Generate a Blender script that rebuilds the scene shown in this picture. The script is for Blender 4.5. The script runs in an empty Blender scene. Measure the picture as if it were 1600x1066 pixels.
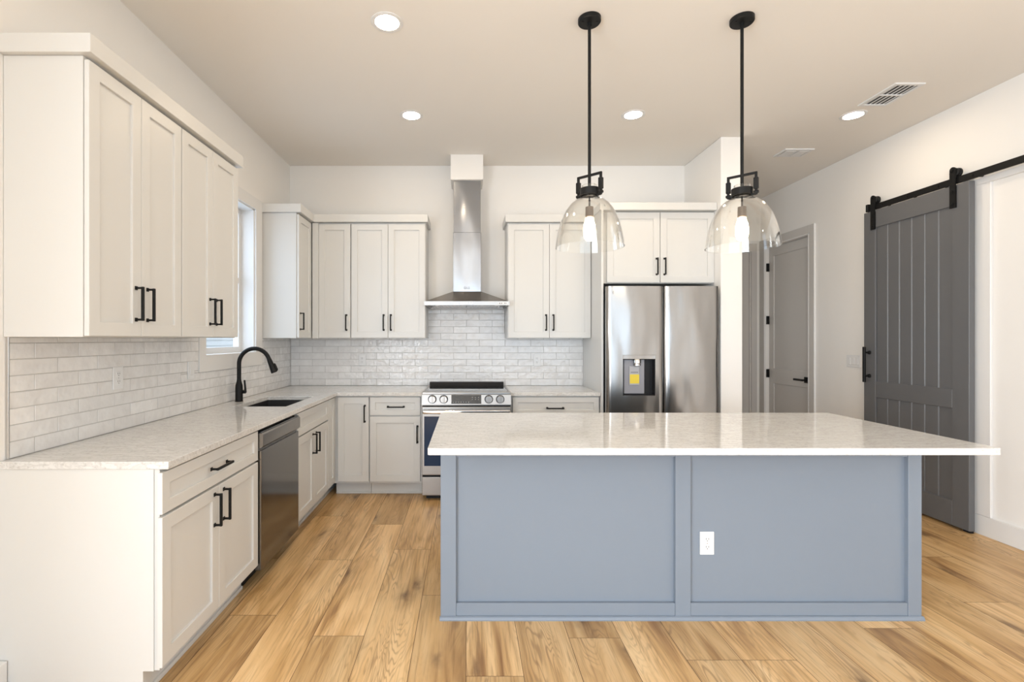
import bpy, bmesh, math, random
from mathutils import Vector, Matrix
PI = math.pi
random.seed(7)
S = bpy.context.scene
C = S.collection

# ---------------------------------------------------------------- camera
FPX, VX, VY, H = 760.0, 731.0, 530.0, 1.38          # focal length and principal point in pixels of a 1600 x 1066 frame, eye height
cam = bpy.data.cameras.new('camera'); camo = bpy.data.objects.new('camera', cam); C.objects.link(camo)
camo.location = (0, 0, H); camo.rotation_euler = (PI/2, 0, 0)
cam.sensor_width = 36.0; cam.lens = FPX/1600*36
cam.shift_x = (800-VX)/1600; cam.shift_y = -(533-VY)/1600
cam.clip_start = 0.05; cam.clip_end = 200
S.camera = camo

# ---------------------------------------------------------------- view, sky, daylight
S.view_settings.view_transform = 'Standard'; S.view_settings.look = 'None'
S.view_settings.exposure = 0.94; S.view_settings.gamma = 1.0
S.view_settings.use_curve_mapping = False
W = bpy.data.worlds.new('sky'); S.world = W; W.use_nodes = True
bgn = W.node_tree.nodes['Background']
bgn.inputs[0].default_value = (0.80, 0.90, 1.0, 1); bgn.inputs[1].default_value = 0.9

WL_OUT = -1.99
def area(name, loc, rot, sx, sy, power, col):
    l = bpy.data.lights.new(name, 'AREA'); l.shape = 'RECTANGLE'; l.size = sx; l.size_y = sy
    l.energy = power; l.color = col
    o = bpy.data.objects.new(name, l); C.objects.link(o); o.location = loc; o.rotation_euler = rot
    return o
# daylight through the wide glazed opening at the far end of the room, behind the camera
area('daylight_garden_doors', (0.9, -4.15, 1.25), (PI/2, 0, 0), 4.4, 2.3, 52, (0.72, 0.86, 1.0))
# added fill for the right wall, through made-up side windows behind the camera
area('added_side_fill', (WL_OUT, -1.75, 1.4), (PI/2, 0, -PI/2), 3.4, 2.0, 178, (0.88, 0.94, 1.0))
# daylight through the window over the sink
area('daylight_sink_window', (-2.05, 3.68, 1.86), (PI/2, 0, -PI/2), 0.72, 1.15, 3.5, (0.62, 0.78, 1.0))
CAN_STRENGTH, BULB_STRENGTH = 64.0, 22.0

# ---------------------------------------------------------------- main measures
WL, WR, D, CEIL = -1.787, 3.63, 4.884, 3.12
CT = 0.914                                            # counter height
HALL = 6.03
REAR = -4.0

# ---------------------------------------------------------------- materials
def new_mat(name):
    m = bpy.data.materials.new(name); m.use_nodes = True
    return m, m.node_tree.nodes, m.node_tree.links, m.node_tree.nodes['Principled BSDF']
def plain(name, col, rough=0.5, metal=0.0, spec=0.5, bump=0.0, bscale=200, coat=0.0):
    m, n, l, b = new_mat(name)
    b.inputs['Base Color'].default_value = (*col, 1); b.inputs['Roughness'].default_value = rough
    b.inputs['Metallic'].default_value = metal; b.inputs['Specular IOR Level'].default_value = spec
    b.inputs['Coat Weight'].default_value = coat
    if bump:
        tc = n.new('ShaderNodeTexCoord'); t = n.new('ShaderNodeTexNoise'); t.inputs['Scale'].default_value = bscale
        t.inputs['Detail'].default_value = 3
        bp = n.new('ShaderNodeBump'); bp.inputs['Strength'].default_value = bump; bp.inputs['Distance'].default_value = 0.002
        l.new(tc.outputs['Object'], t.inputs['Vector']); l.new(t.outputs['Fac'], bp.inputs['Height'])
        l.new(bp.outputs['Normal'], b.inputs['Normal'])
    return m
def emit(name, col, strength):
    m = bpy.data.materials.new(name); m.use_nodes = True; n = m.node_tree.nodes; l = m.node_tree.links
    n.remove(n['Principled BSDF']); e = n.new('ShaderNodeEmission')
    e.inputs[0].default_value = (*col, 1); e.inputs[1].default_value = strength
    l.new(e.outputs[0], n['Material Output'].inputs[0]); return m
def math_node(n, l, op, a, b=None, c=None):
    q = n.new('ShaderNodeMath'); q.operation = op
    for i, v in enumerate((a, b, c)):
        if v is None: continue
        if isinstance(v, (int, float)): q.inputs[i].default_value = v
        else: l.new(v, q.inputs[i])
    return q.outputs[0]
def ramp(n, l, fac, stops):
    r = n.new('ShaderNodeValToRGB'); cr = r.color_ramp
    while len(cr.elements) < len(stops): cr.elements.new(0.5)
    for e, (p, c) in zip(cr.elements, stops):
        e.position = p; e.color = (*c, 1) if len(c) == 3 else c
    l.new(fac, r.inputs[0]); return r.outputs[0]
def mix(n, l, fac, a, b, mode='MIX'):
    q = n.new('ShaderNodeMix'); q.data_type = 'RGBA'; q.blend_type = mode
    if isinstance(fac, (int, float)): q.inputs[0].default_value = fac
    else: l.new(fac, q.inputs[0])
    for i, v in ((6, a), (7, b)):
        if isinstance(v, tuple): q.inputs[i].default_value = (*v, 1)
        else: l.new(v, q.inputs[i])
    return q.outputs[2]

def steel(name, col=(0.60, 0.59, 0.58), rough=0.24, wav=0.0, axis='z'):
    m, n, l, b = new_mat(name)
    b.inputs['Base Color'].default_value = (*col, 1); b.inputs['Metallic'].default_value = 1.0
    b.inputs['Roughness'].default_value = rough
    tc = n.new('ShaderNodeTexCoord'); mp = n.new('ShaderNodeMapping')
    mp.inputs['Scale'].default_value = (900, 900, 9) if axis == 'z' else (9, 900, 900)
    t = n.new('ShaderNodeTexNoise'); t.inputs['Scale'].default_value = 1.0; t.inputs['Detail'].default_value = 2
    l.new(tc.outputs['Object'], mp.inputs[0]); l.new(mp.outputs[0], t.inputs['Vector'])
    bp = n.new('ShaderNodeBump'); bp.inputs['Strength'].default_value = 0.05; bp.inputs['Distance'].default_value = 0.0005
    l.new(t.outputs['Fac'], bp.inputs['Height'])
    if wav:
        t2 = n.new('ShaderNodeTexNoise'); t2.inputs['Scale'].default_value = 1.0; t2.inputs['Detail'].default_value = 1
        mp2 = n.new('ShaderNodeMapping'); mp2.inputs['Scale'].default_value = (5.0, 5.0, 1.6)
        l.new(tc.outputs['Object'], mp2.inputs[0]); l.new(mp2.outputs[0], t2.inputs['Vector'])
        b2 = n.new('ShaderNodeBump'); b2.inputs['Strength'].default_value = 1.0; b2.inputs['Distance'].default_value = wav
        l.new(t2.outputs['Fac'], b2.inputs['Height']); l.new(bp.outputs[0], b2.inputs['Normal'])
        l.new(b2.outputs[0], b.inputs['Normal'])
    else:
        l.new(bp.outputs[0], b.inputs['Normal'])
    return m

def quartz():
    m, n, l, b = new_mat('veined_quartz')
    tc = n.new('ShaderNodeTexCoord')
    mp = n.new('ShaderNodeMapping'); mp.inputs['Rotation'].default_value = (0, 0, math.radians(24)); mp.inputs['Scale'].default_value = (2.6, 13.0, 9.0)
    l.new(tc.outputs['Object'], mp.inputs[0])
    t = n.new('ShaderNodeTexNoise'); t.inputs['Scale'].default_value = 3.2; t.inputs['Detail'].default_value = 8; t.inputs['Roughness'].default_value = 0.68
    t.inputs['Distortion'].default_value = 0.6
    l.new(mp.outputs[0], t.inputs['Vector'])
    vein = ramp(n, l, t.outputs['Fac'], [(0.0, (0.71, 0.69, 0.66)), (0.42, (0.73, 0.715, 0.69)), (0.475, (0.62, 0.605, 0.585)), (0.52, (0.74, 0.73, 0.71)), (1.0, (0.78, 0.77, 0.755))])
    sp = n.new('ShaderNodeTexNoise'); sp.inputs['Scale'].default_value = 75; sp.inputs['Detail'].default_value = 5
    l.new(tc.outputs['Object'], sp.inputs['Vector'])
    spk = ramp(n, l, sp.outputs['Fac'], [(0.34, (0.78, 0.775, 0.77)), (0.45, (0.98, 0.98, 0.98)), (1, (1, 1, 1))])
    l.new(mix(n, l, 0.8, vein, spk, 'MULTIPLY'), b.inputs['Base Color'])
    b.inputs['Roughness'].default_value = 0.075
    return m

def oak():
    m, n, l, b = new_mat('oak_planks')
    at = n.new('ShaderNodeAttribute'); at.attribute_name = 'plank'
    sep = n.new('ShaderNodeSeparateColor'); l.new(at.outputs['Color'], sep.inputs[0])
    r1, r2, r3 = sep.outputs[0], sep.outputs[1], sep.outputs[2]
    tc = n.new('ShaderNodeTexCoord'); sx = n.new('ShaderNodeSeparateXYZ'); l.new(tc.outputs['Object'], sx.inputs[0])
    X, Y = sx.outputs[0], sx.outputs[1]
    def vec(xs, ys, off):
        c = n.new('ShaderNodeCombineXYZ')
        l.new(math_node(n, l, 'MULTIPLY', X, xs), c.inputs[0])
        l.new(math_node(n, l, 'MULTIPLY', Y, ys), c.inputs[1])
        l.new(math_node(n, l, 'MULTIPLY', off, 60.0), c.inputs[2]); return c.outputs[0]
    def noise(v, scale, det, dist=0.0, rough=0.5):
        t = n.new('ShaderNodeTexNoise'); t.inputs['Scale'].default_value = scale; t.inputs['Detail'].default_value = det
        t.inputs['Distortion'].default_value = dist; t.inputs['Roughness'].default_value = rough
        l.new(v, t.inputs['Vector']); return t.outputs['Fac']
    # cathedral rings: contour lines of a long smooth noise
    f = noise(vec(6.0, 0.7, r1), 1.0, 2.8, 0.5, 0.5)
    ring = math_node(n, l, 'SINE', math_node(n, l, 'MULTIPLY', f, 190.0))
    ring = math_node(n, l, 'MULTIPLY_ADD', ring, 0.5, 0.5)
    ringc = ramp(n, l, ring, [(0.0, (0.0,)*3), (0.62, (0.10,)*3), (1.0, (1.0,)*3)])
    zone = noise(vec(5.0, 0.9, r2), 1.3, 2.0)
    zonec = ramp(n, l, zone, [(0.44, (0.10,)*3), (0.62, (1.0,)*3)])
    rg = math_node(n, l, 'MULTIPLY', ringc, zonec)
    fibre = noise(vec(95.0, 3.0, r2), 1.0, 4.0, 0.0, 0.6)
    patch = noise(vec(6.0, 0.8, r3), 1.5, 4.0, 0.8)
    base = ramp(n, l, patch, [(0.28, (0.34, 0.175, 0.062)), (0.41, (0.60, 0.365, 0.152)), (0.55, (0.76, 0.500, 0.240)), (0.75, (0.84, 0.60, 0.325))])
    ftone = ramp(n, l, fibre, [(0.32, (0.68, 0.63, 0.57)), (0.5, (1, 1, 1)), (0.8, (1.06, 1.06, 1.05))])
    c = mix(n, l, 0.9, base, ftone, 'MULTIPLY')
    c = mix(n, l, math_node(n, l, 'MULTIPLY', rg, 0.55), c, (0.30, 0.165, 0.070))
    # knots
    v = n.new('ShaderNodeTexVoronoi'); v.voronoi_dimensions = '2D'; v.inputs['Scale'].default_value = 1.0
    wob = noise(vec(9.0, 7.0, r1), 1.0, 2.0)
    cv = n.new('ShaderNodeCombineXYZ')
    l.new(math_node(n, l, 'MULTIPLY_ADD', wob, 0.35, math_node(n, l, 'MULTIPLY_ADD', r2, 37.0, math_node(n, l, 'MULTIPLY', X, 4.2))), cv.inputs[0])
    l.new(math_node(n, l, 'MULTIPLY_ADD', r3, 53.0, math_node(n, l, 'MULTIPLY', Y, 1.7)), cv.inputs[1]); l.new(cv.outputs[0], v.inputs['Vector'])
    kn = ramp(n, l, v.outputs['Distance'], [(0.0, (1,)*3), (0.04, (0.8,)*3), (0.12, (0.30,)*3), (0.30, (0,)*3)])
    ks = ramp(n, l, v.outputs['Color'], [(0.58, (0,)*3), (0.66, (1,)*3)])
    kf = noise(vec(60.0, 22.0, r1), 1.0, 3.0)
    c = mix(n, l, math_node(n, l, 'MULTIPLY', math_node(n, l, 'MULTIPLY', kn, ks), math_node(n, l, 'MULTIPLY_ADD', kf, 1.2, 0.25)), c, (0.12, 0.062, 0.028))
    tone = ramp(n, l, r3, [(0.0, (0.80, 0.78, 0.75)), (0.5, (0.97, 0.97, 0.97)), (1.0, (1.12, 1.13, 1.16))])
    c = mix(n, l, 1.0, c, tone, 'MULTIPLY')
    l.new(c, b.inputs['Base Color'])
    rr = n.new('ShaderNodeMapRange'); rr.inputs[3].default_value = 0.30; rr.inputs[4].default_value = 0.44
    l.new(fibre, rr.inputs[0]); l.new(rr.outputs[0], b.inputs['Roughness'])
    bp = n.new('ShaderNodeBump'); bp.inputs['Strength'].default_value = 0.12; bp.inputs['Distance'].default_value = 0.001
    l.new(fibre, bp.inputs['Height']); l.new(bp.outputs[0], b.inputs['Normal'])
    return m

def glaze():
    m, n, l, b = new_mat('glazed_white_tile')
    at = n.new('ShaderNodeAttribute'); at.attribute_name = 'plank'
    sep = n.new('ShaderNodeSeparateColor'); l.new(at.outputs['Color'], sep.inputs[0])
    tc = n.new('ShaderNodeTexCoord')
    ad = n.new('ShaderNodeVectorMath'); ad.operation = 'ADD'
    cb = n.new('ShaderNodeCombineXYZ'); l.new(math_node(n, l, 'MULTIPLY', sep.outputs[0], 9.0), cb.inputs[0]); l.new(math_node(n, l, 'MULTIPLY', sep.outputs[1], 9.0), cb.inputs[1])
    l.new(tc.outputs['Object'], ad.inputs[0]); l.new(cb.outputs[0], ad.inputs[1])
    t = n.new('ShaderNodeTexNoise'); t.inputs['Scale'].default_value = 16; t.inputs['Detail'].default_value = 2.5; l.new(ad.outputs[0], t.inputs['Vector'])
    col = ramp(n, l, t.outputs['Fac'], [(0.3, (0.77, 0.755, 0.745)), (0.6, (0.83, 0.82, 0.81)), (0.8, (0.86, 0.85, 0.84))])
    tone = ramp(n, l, sep.outputs[2], [(0, (0.93, 0.93, 0.93)), (1, (1.03, 1.03, 1.03))])
    l.new(mix(n, l, 1.0, col, tone, 'MULTIPLY'), b.inputs['Base Color'])
    b.inputs['Roughness'].default_value = 0.10
    bp = n.new('ShaderNodeBump'); bp.inputs['Strength'].default_value = 0.8; bp.inputs['Distance'].default_value = 0.010
    l.new(t.outputs['Fac'], bp.inputs['Height']); l.new(bp.outputs[0], b.inputs['Normal'])
    return m

def thin_glass(name, tint=(0.97, 0.97, 0.96), refl=0.9, power=2.2, floor=0.035):
    m = bpy.data.materials.new(name); m.use_nodes = True; n = m.node_tree.nodes; l = m.node_tree.links
    n.remove(n['Principled BSDF'])
    tr = n.new('ShaderNodeBsdfTransparent'); tr.inputs[0].default_value = (*tint, 1)
    gl = n.new('ShaderNodeBsdfGlossy'); gl.inputs['Roughness'].default_value = 0.03; gl.inputs[0].default_value = (1, 1, 1, 1)
    lw = n.new('ShaderNodeLayerWeight'); lw.inputs[0].default_value = 0.5
    f = math_node(n, l, 'POWER', lw.outputs['Facing'], power)
    f = math_node(n, l, 'MULTIPLY_ADD', f, refl, floor)
    mx = n.new('ShaderNodeMixShader'); l.new(f, mx.inputs[0]); l.new(tr.outputs[0], mx.inputs[1]); l.new(gl.outputs[0], mx.inputs[2])
    l.new(mx.outputs[0], n['Material Output'].inputs[0]); return m

M = dict(
    wall=plain('wall_paint', (0.86, 0.84, 0.81), 0.65, bump=0.06, bscale=140),
    ceil=plain('ceiling_paint', (0.84, 0.805, 0.755), 0.8, bump=0.10, bscale=160),
    cab=plain('cabinet_lacquer', (0.695, 0.69, 0.67), 0.34),
    trim=plain('white_trim_paint', (0.78, 0.77, 0.755), 0.4),
    blue=plain('slate_blue_paint', (0.205, 0.243, 0.295), 0.42),
    barn=plain('charcoal_grey_paint', (0.128, 0.130, 0.135), 0.42),
    hall=plain('taupe_grey_paint', (0.58, 0.56, 0.535), 0.42),
    black=plain('matte_black_metal', (0.010, 0.010, 0.010), 0.45, metal=0.0, spec=0.2),
    plastic=plain('white_plastic', (0.77, 0.77, 0.77), 0.3),
    slot=plain('dark_slot', (0.05, 0.05, 0.05), 0.6),
    blackglass=plain('black_glass', (0.008, 0.010, 0.014), 0.05, coat=0.5),
    ovenglass=plain('oven_glass', (0.006, 0.026, 0.075), 0.08, spec=0.35),
    darkplastic=plain('dark_plastic', (0.015, 0.015, 0.017), 0.4, spec=0.25),
    greyplastic=plain('grey_plastic', (0.30, 0.30, 0.33), 0.3),
    sink=plain('black_composite', (0.020, 0.020, 0.022), 0.45),
    yellow=plain('yellow_paper', (0.80, 0.62, 0.06), 0.5),
    paper=plain('grey_paper', (0.45, 0.45, 0.47), 0.5),
    grout=plain('grey_grout', (0.50, 0.49, 0.475), 0.9),
    logo=plain('dark_grey_print', (0.08, 0.08, 0.085), 0.4),
    brass=plain('aged_bronze', (0.10, 0.075, 0.058), 0.5),
    seam=plain('plank_gap', (0.11, 0.065, 0.035), 0.9),
    siding=plain('white_siding', (0.78, 0.79, 0.80), 0.7),
    ground=plain('pale_paving', (0.45, 0.44, 0.42), 0.9, bump=0.3, bscale=30),
    steel=steel('brushed_steel'), fridge=steel('fridge_steel', (0.31, 0.30, 0.29), 0.22, 0.018),
    chimney=steel('chimney_steel', (0.36, 0.375, 0.40), 0.20, 0.026),
    dark_steel=steel('dishwasher_steel', (0.20, 0.19, 0.18), 0.12, 0.0), chrome=steel('polished_steel', (0.74, 0.73, 0.72), 0.12),
    steelx=steel('steel_horizontal_grain', (0.38, 0.375, 0.37), 0.34, 0.0, 'x'),
    mid_steel=steel('darkened_steel', (0.32, 0.30, 0.28), 0.26, 0.0, 'x'), knob=steel('satin_steel', (0.52, 0.515, 0.51), 0.36),
    quartz=quartz(), oak=oak(), tile=glaze(), glass=thin_glass('clear_glass'), pane=thin_glass('window_pane', (0.95, 0.97, 0.98), 0.5, 4.0, 0.03),
    can=emit('lamp_lens_light', (1.0, 0.81, 0.585), CAN_STRENGTH), bulb=emit('filament_bulb_light', (1.0, 0.80, 0.55), BULB_STRENGTH),
    digits=plain('display_print', (0.35, 0.36, 0.36), 0.4),
)

# ---------------------------------------------------------------- mesh helpers (all in world metres; obj() moves them to the thing's base)
def box(bm, x0, x1, y0, y1, z0, z1, bev=0.0, seg=1):
    if x0 > x1: x0, x1 = x1, x0
    if y0 > y1: y0, y1 = y1, y0
    if z0 > z1: z0, z1 = z1, z0
    v = [bm.verts.new(p) for p in ((x0,y0,z0),(x1,y0,z0),(x1,y1,z0),(x0,y1,z0),(x0,y0,z1),(x1,y0,z1),(x1,y1,z1),(x0,y1,z1))]
    f = [bm.faces.new([v[i] for i in q]) for q in ((0,3,2,1),(4,5,6,7),(0,1,5,4),(1,2,6,5),(2,3,7,6),(3,0,4,7))]
    if bev > 0:
        bev = min(bev, 0.45*min(x1-x0, y1-y0, z1-z0))
        es = list({e for q in f for e in q.edges})
        bmesh.ops.bevel(bm, geom=es, offset=bev, segments=seg, affect='EDGES', profile=0.5)
def frame_of(d):
    d = d.normalized(); a = Vector((0,0,1)) if abs(d.z) < 0.9 else Vector((1,0,0))
    s = d.cross(a).normalized(); return s, s.cross(d).normalized()
def tube(bm, pts, radii, n=16, caps=True):
    pts = [Vector(p) for p in pts]
    if isinstance(radii, (int, float)): radii = [radii]*len(pts)
    rings = []; s = None
    for i, p in enumerate(pts):
        d = (pts[min(i+1, len(pts)-1)] - pts[max(i-1, 0)]).normalized()
        if s is None: s, t = frame_of(d)
        else:
            s = (s - d*s.dot(d)).normalized(); t = s.cross(d).normalized()
        rings.append([bm.verts.new(p + (s*math.cos(2*PI*k/n) + t*math.sin(2*PI*k/n))*radii[i]) for k in range(n)])
    for a, b in zip(rings, rings[1:]):
        for k in range(n): bm.faces.new((a[k], a[(k+1)%n], b[(k+1)%n], b[k]))
    if caps: bm.faces.new(rings[0]); bm.faces.new(rings[-1])
def lathe(bm, c, prof, n=48, axis='z', close=False):
    # prof: (radius, height) pairs about an axis through c
    c = Vector(c); rings = []
    for r, h in prof:
        ring = []
        for k in range(n):
            a = 2*PI*k/n; u, v = r*math.cos(a), r*math.sin(a)
            ring.append(bm.verts.new(c + (Vector((u, v, h)) if axis == 'z' else Vector((u, -h, v)) if axis == 'y' else Vector((h, u, v)))))
        rings.append(ring)
    prs = list(zip(rings, rings[1:])) + ([(rings[-1], rings[0])] if close else [])
    for a, b in prs:
        for k in range(n): bm.faces.new((a[k], a[(k+1)%n], b[(k+1)%n], b[k]))
    if not close:
        for r, ring in ((prof[0][0], rings[0]), (prof[-1][0], rings[-1])):
            if r > 1e-5: bm.faces.new(ring)
def poly_prism(bm, pts, ext):
    # pts: list of 3d points of a flat outline, pushed along ext
    a = [bm.verts.new(p) for p in pts]; e = Vector(ext)
    b = [bm.verts.new(Vector(p) + e) for p in pts]; k = len(a)
    bm.faces.new(a); bm.faces.new(b[::-1])
    for i in range(k): bm.faces.new((a[i], a[(i+1)%k], b[(i+1)%k], b[i]))
def cells(bm, us, vs, keep, w0, w1, put):
    # a slab on a grid of cells (holes where keep is false); put(u, v, w) gives the point
    vd = {}
    def V(u, v, w):
        k = (round(u,5), round(v,5), round(w,5))
        if k not in vd: vd[k] = bm.verts.new(put(u, v, w))
        return vd[k]
    nu, nv = len(us)-1, len(vs)-1
    on = lambda i, j: 0 <= i < nu and 0 <= j < nv and keep(i, j)
    for i in range(nu):
        for j in range(nv):
            if not on(i, j): continue
            a, b, c, d = us[i], us[i+1], vs[j], vs[j+1]
            for w in (w0, w1): bm.faces.new((V(a,c,w), V(b,c,w), V(b,d,w), V(a,d,w)))
            if not on(i-1, j): bm.faces.new((V(a,c,w0), V(a,d,w0), V(a,d,w1), V(a,c,w1)))
            if not on(i+1, j): bm.faces.new((V(b,c,w0), V(b,d,w0), V(b,d,w1), V(b,c,w1)))
            if not on(i, j-1): bm.faces.new((V(a,c,w0), V(b,c,w0), V(b,c,w1), V(a,c,w1)))
            if not on(i, j+1): bm.faces.new((V(a,d,w0), V(b,d,w0), V(b,d,w1), V(a,d,w1)))
def bevel_sharp(bm, off, seg=2):
    bmesh.ops.recalc_face_normals(bm, faces=bm.faces[:])
    es = [e for e in bm.edges if len(e.link_faces) == 2 and e.calc_face_angle(0) > 0.9]
    bmesh.ops.bevel(bm, geom=es, offset=off, segments=seg, affect='EDGES', profile=0.5)

def base_of(p):
    v = Vector((0,0,0))
    while p is not None: v += p.location; p = p.parent
    return v
def obj(name, bm, mat, parent=None, smooth=False, recalc=True, loc=None):
    if recalc: bmesh.ops.recalc_face_normals(bm, faces=bm.faces[:])
    off = base_of(parent) if parent is not None else Vector(loc or (0,0,0))
    if off.length: bmesh.ops.translate(bm, verts=bm.verts[:], vec=-off)
    me = bpy.data.meshes.new(name); bm.to_mesh(me); bm.free()
    if smooth:
        me.polygons.foreach_set('use_smooth', [True]*len(me.polygons))
        try: me.set_sharp_from_angle(angle=math.radians(38))
        except Exception: pass
    me.materials.append(mat)
    o = bpy.data.objects.new(name, me); C.objects.link(o)
    if parent is not None: o.parent = parent
    elif loc: o.location = loc
    return o
def thing(name, label, cat, loc, group=None):
    o = bpy.data.objects.new(name, None); C.objects.link(o); o.location = loc; o.empty_display_size = 0.1
    o['label'] = label; o['category'] = cat
    if group: o['group'] = group
    return o
def tag(o, label, cat, group=None):
    o['label'] = label; o['category'] = cat
    if group: o['group'] = group
    return o
def struct(name, bm, mat, parent=None, **k):
    o = obj(name, bm, mat, parent, **k)
    if parent is None: o['kind'] = 'structure'
    return o
def NB(): return bmesh.new()
def dup(root, loc, label=None):
    r = root.copy(); C.objects.link(r); r.location = loc
    if label: r['label'] = label
    for ch in list(root.children):
        c = ch.copy(); C.objects.link(c); c.parent = r
        for g in list(ch.children):
            d = g.copy(); C.objects.link(d); d.parent = c
    return r

class Face:
    """A run of things against a wall: u along it, w out from it, z up."""
    def __init__(s, kind): s.k = kind
    def pt(s, u, w, z):
        if s.k == 'left': return Vector((WL + w, u, z))
        if s.k == 'back': return Vector((u, D - w, z))
        if s.k == 'right': return Vector((WR - w, u, z))
        if s.k == 'front': return Vector((u, -w, z))       # plane y = 0, w towards the camera side
    def box(s, bm, u0, u1, w0, w1, z0, z1, bev=0.0, seg=1):
        a, b = s.pt(u0, w0, z0), s.pt(u1, w1, z1)
        box(bm, a.x, b.x, a.y, b.y, a.z, b.z, bev, seg)
LF, BF, RF = Face('left'), Face('back'), Face('right')

# ================================================================ the setting
# floor: oak planks laid away from the camera
def build_floor():
    bm = NB(); lay = bm.loops.layers.color.new('plank')
    pw, pl, gap = 0.237, 1.36, 0.0011
    x_first = -0.245 - 0.237*7
    joints = {-1: 2.43, 0: 3.04, 1: 2.26, 2: 3.19, 3: 2.62, 4: 3.35, 5: 2.78, 6: 2.245, 7: 2.9, 8: 2.09}
    for i in range(24):
        x0 = x_first + i*pw; x1 = x0 + pw
        if x1 < WL-0.05 or x0 > WR+0.05: continue
        x0, x1 = max(x0, WL-0.04), min(x1, WR+0.04)
        k = i - 3                                            # row numbers counted from x = -0.956
        j0 = joints.get(k-1, 2.0 + (i*0.53) % pl)
        y = j0 - pl*6
        while y < HALL+0.02:
            a, b = max(y, REAR-0.02), min(y+pl, HALL+0.02); y += pl
            if b-a < 0.01: continue
            q = [(x0+gap, a+gap), (x1-gap, a+gap), (x1-gap, b-gap), (x0+gap, b-gap)]
            f = bm.faces.new([bm.verts.new((px, py, 0)) for px, py in q])
            c = (random.random(), random.random(), random.random(), 1)
            for lp in f.loops: lp[lay] = c
    fl = obj('floor', bm, M['oak'], recalc=False); fl['kind'] = 'structure'
    b = NB(); box(b, WL-0.1, WR+0.1, REAR-0.1, HALL+0.1, -0.12, -0.0015)
    obj('floor_seams', b, M['seam'], fl)
build_floor()

b = NB(); box(b, WL-0.2, WR+0.2, REAR-0.2, HALL+0.2, CEIL, CEIL+0.12); struct('ceiling', b, M['ceil'])

# wall with the window over the sink
WY0, WY1, WZ0, WZ1 = 3.29, 4.065, 1.262, 2.463
b = NB()
cells(b, [REAR-0.2, -3.5, 0.0, WY0, WY1, HALL+0.2], [0, 0.35, WZ0, WZ1, CEIL], lambda i, j: not (i == 3 and j == 2) and not (i == 1 and j in (1, 2)), 0, 0.17, lambda u, v, w: (WL-w, u, v))
struct('wall_left', b, M['wall'])
b = NB(); box(b, WL, 2.18, D, D+0.12, 0, CEIL); struct('wall_back', b, M['wall'])
b = NB(); box(b, 2.175, 2.36, 4.18, HALL+0.1, 0, CEIL, 0.006, 2); struct('wall_partition', b, M['wall'])
# far wall of the passage, with its grey door
b = NB()
cells(b, [2.36, 2.62, 3.50, WR+0.1], [0, 2.46, CEIL], lambda i, j: not (i == 1 and j == 0), 0, 0.12, lambda u, v, w: (u, HALL+w, v))
struct('wall_hall', b, M['wall'])
HD0, HD1, HDZ = 5.165, 5.925, 2.49
b = NB()
cells(b, [REAR-0.2, HD0, HD1, HALL+0.2], [0, HDZ, CEIL], lambda i, j: not (i == 1 and j == 0), 0, 0.12, lambda u, v, w: (WR+w, u, v))
struct('wall_right', b, M['wall'])
# end of the room behind the camera: a wide glazed opening
b = NB()
cells(b, [WL-0.1, -1.3, 3.1, WR+0.1], [0, 2.42, CEIL], lambda i, j: not (i == 1 and j == 0), 0, 0.12, lambda u, v, w: (u, REAR-w, v))
struct('wall_rear', b, M['wall'])
b = NB()
for x in (-1.3, 0.15, 1.6, 3.05): box(b, x, x+0.05, REAR-0.09, REAR-0.03, 0, 2.42)
box(b, -1.3, 3.1, REAR-0.09, REAR-0.03, 2.36, 2.42); box(b, -1.3, 3.1, REAR-0.09, REAR-0.03, 0, 0.06)
w2 = struct('window_2', b, M['black'])
b = NB()
for y in (-3.5, -2.355, -1.185, -0.05): box(b, WL-0.12, WL-0.06, y, y+0.05, 0.35, WZ1)
for z in (0.35, WZ1-0.05): box(b, WL-0.12, WL-0.06, -3.5, 0.0, z, z+0.05)
struct('added_side_window', b, M['plastic'])  # unseen side window, put in so fill light reaches the right wall
b = NB(); box(b, -40, 40, -40, 40, -0.35, -0.2); struct('ground', b, M['ground'])

# baseboards and trim
b = NB(); LF.box(b, REAR, 1.853, 0, 0.034, 0, 0.155, 0.003); struct('baseboard_left', b, M['trim'])
b = NB(); RF.box(b, REAR, 5.07, 0, 0.016, 0, 0.141, 0.003); struct('baseboard_right', b, M['trim'])
b = NB(); box(b, 2.36, 2.374, 4.19, HALL, 0, 0.141, 0.003); struct('baseboard_hall', b, M['trim'])
b = NB(); BF.box(b, -0.163, 0.145, 0, 0.304, 2.883, CEIL, 0.003); struct('trim_1', b, M['wall'])          # boxed duct cover over the hood
b = NB()
RF.box(b, 3.36, 3.48, 0, 0.02, 0.141, 2.47, 0.003); RF.box(b, 0.6, 3.48, 0, 0.02, 2.47, 2.515, 0.003)
struct('trim_2', b, M['trim'])                                                                               # flat panel moulding beyond the barn door

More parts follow.
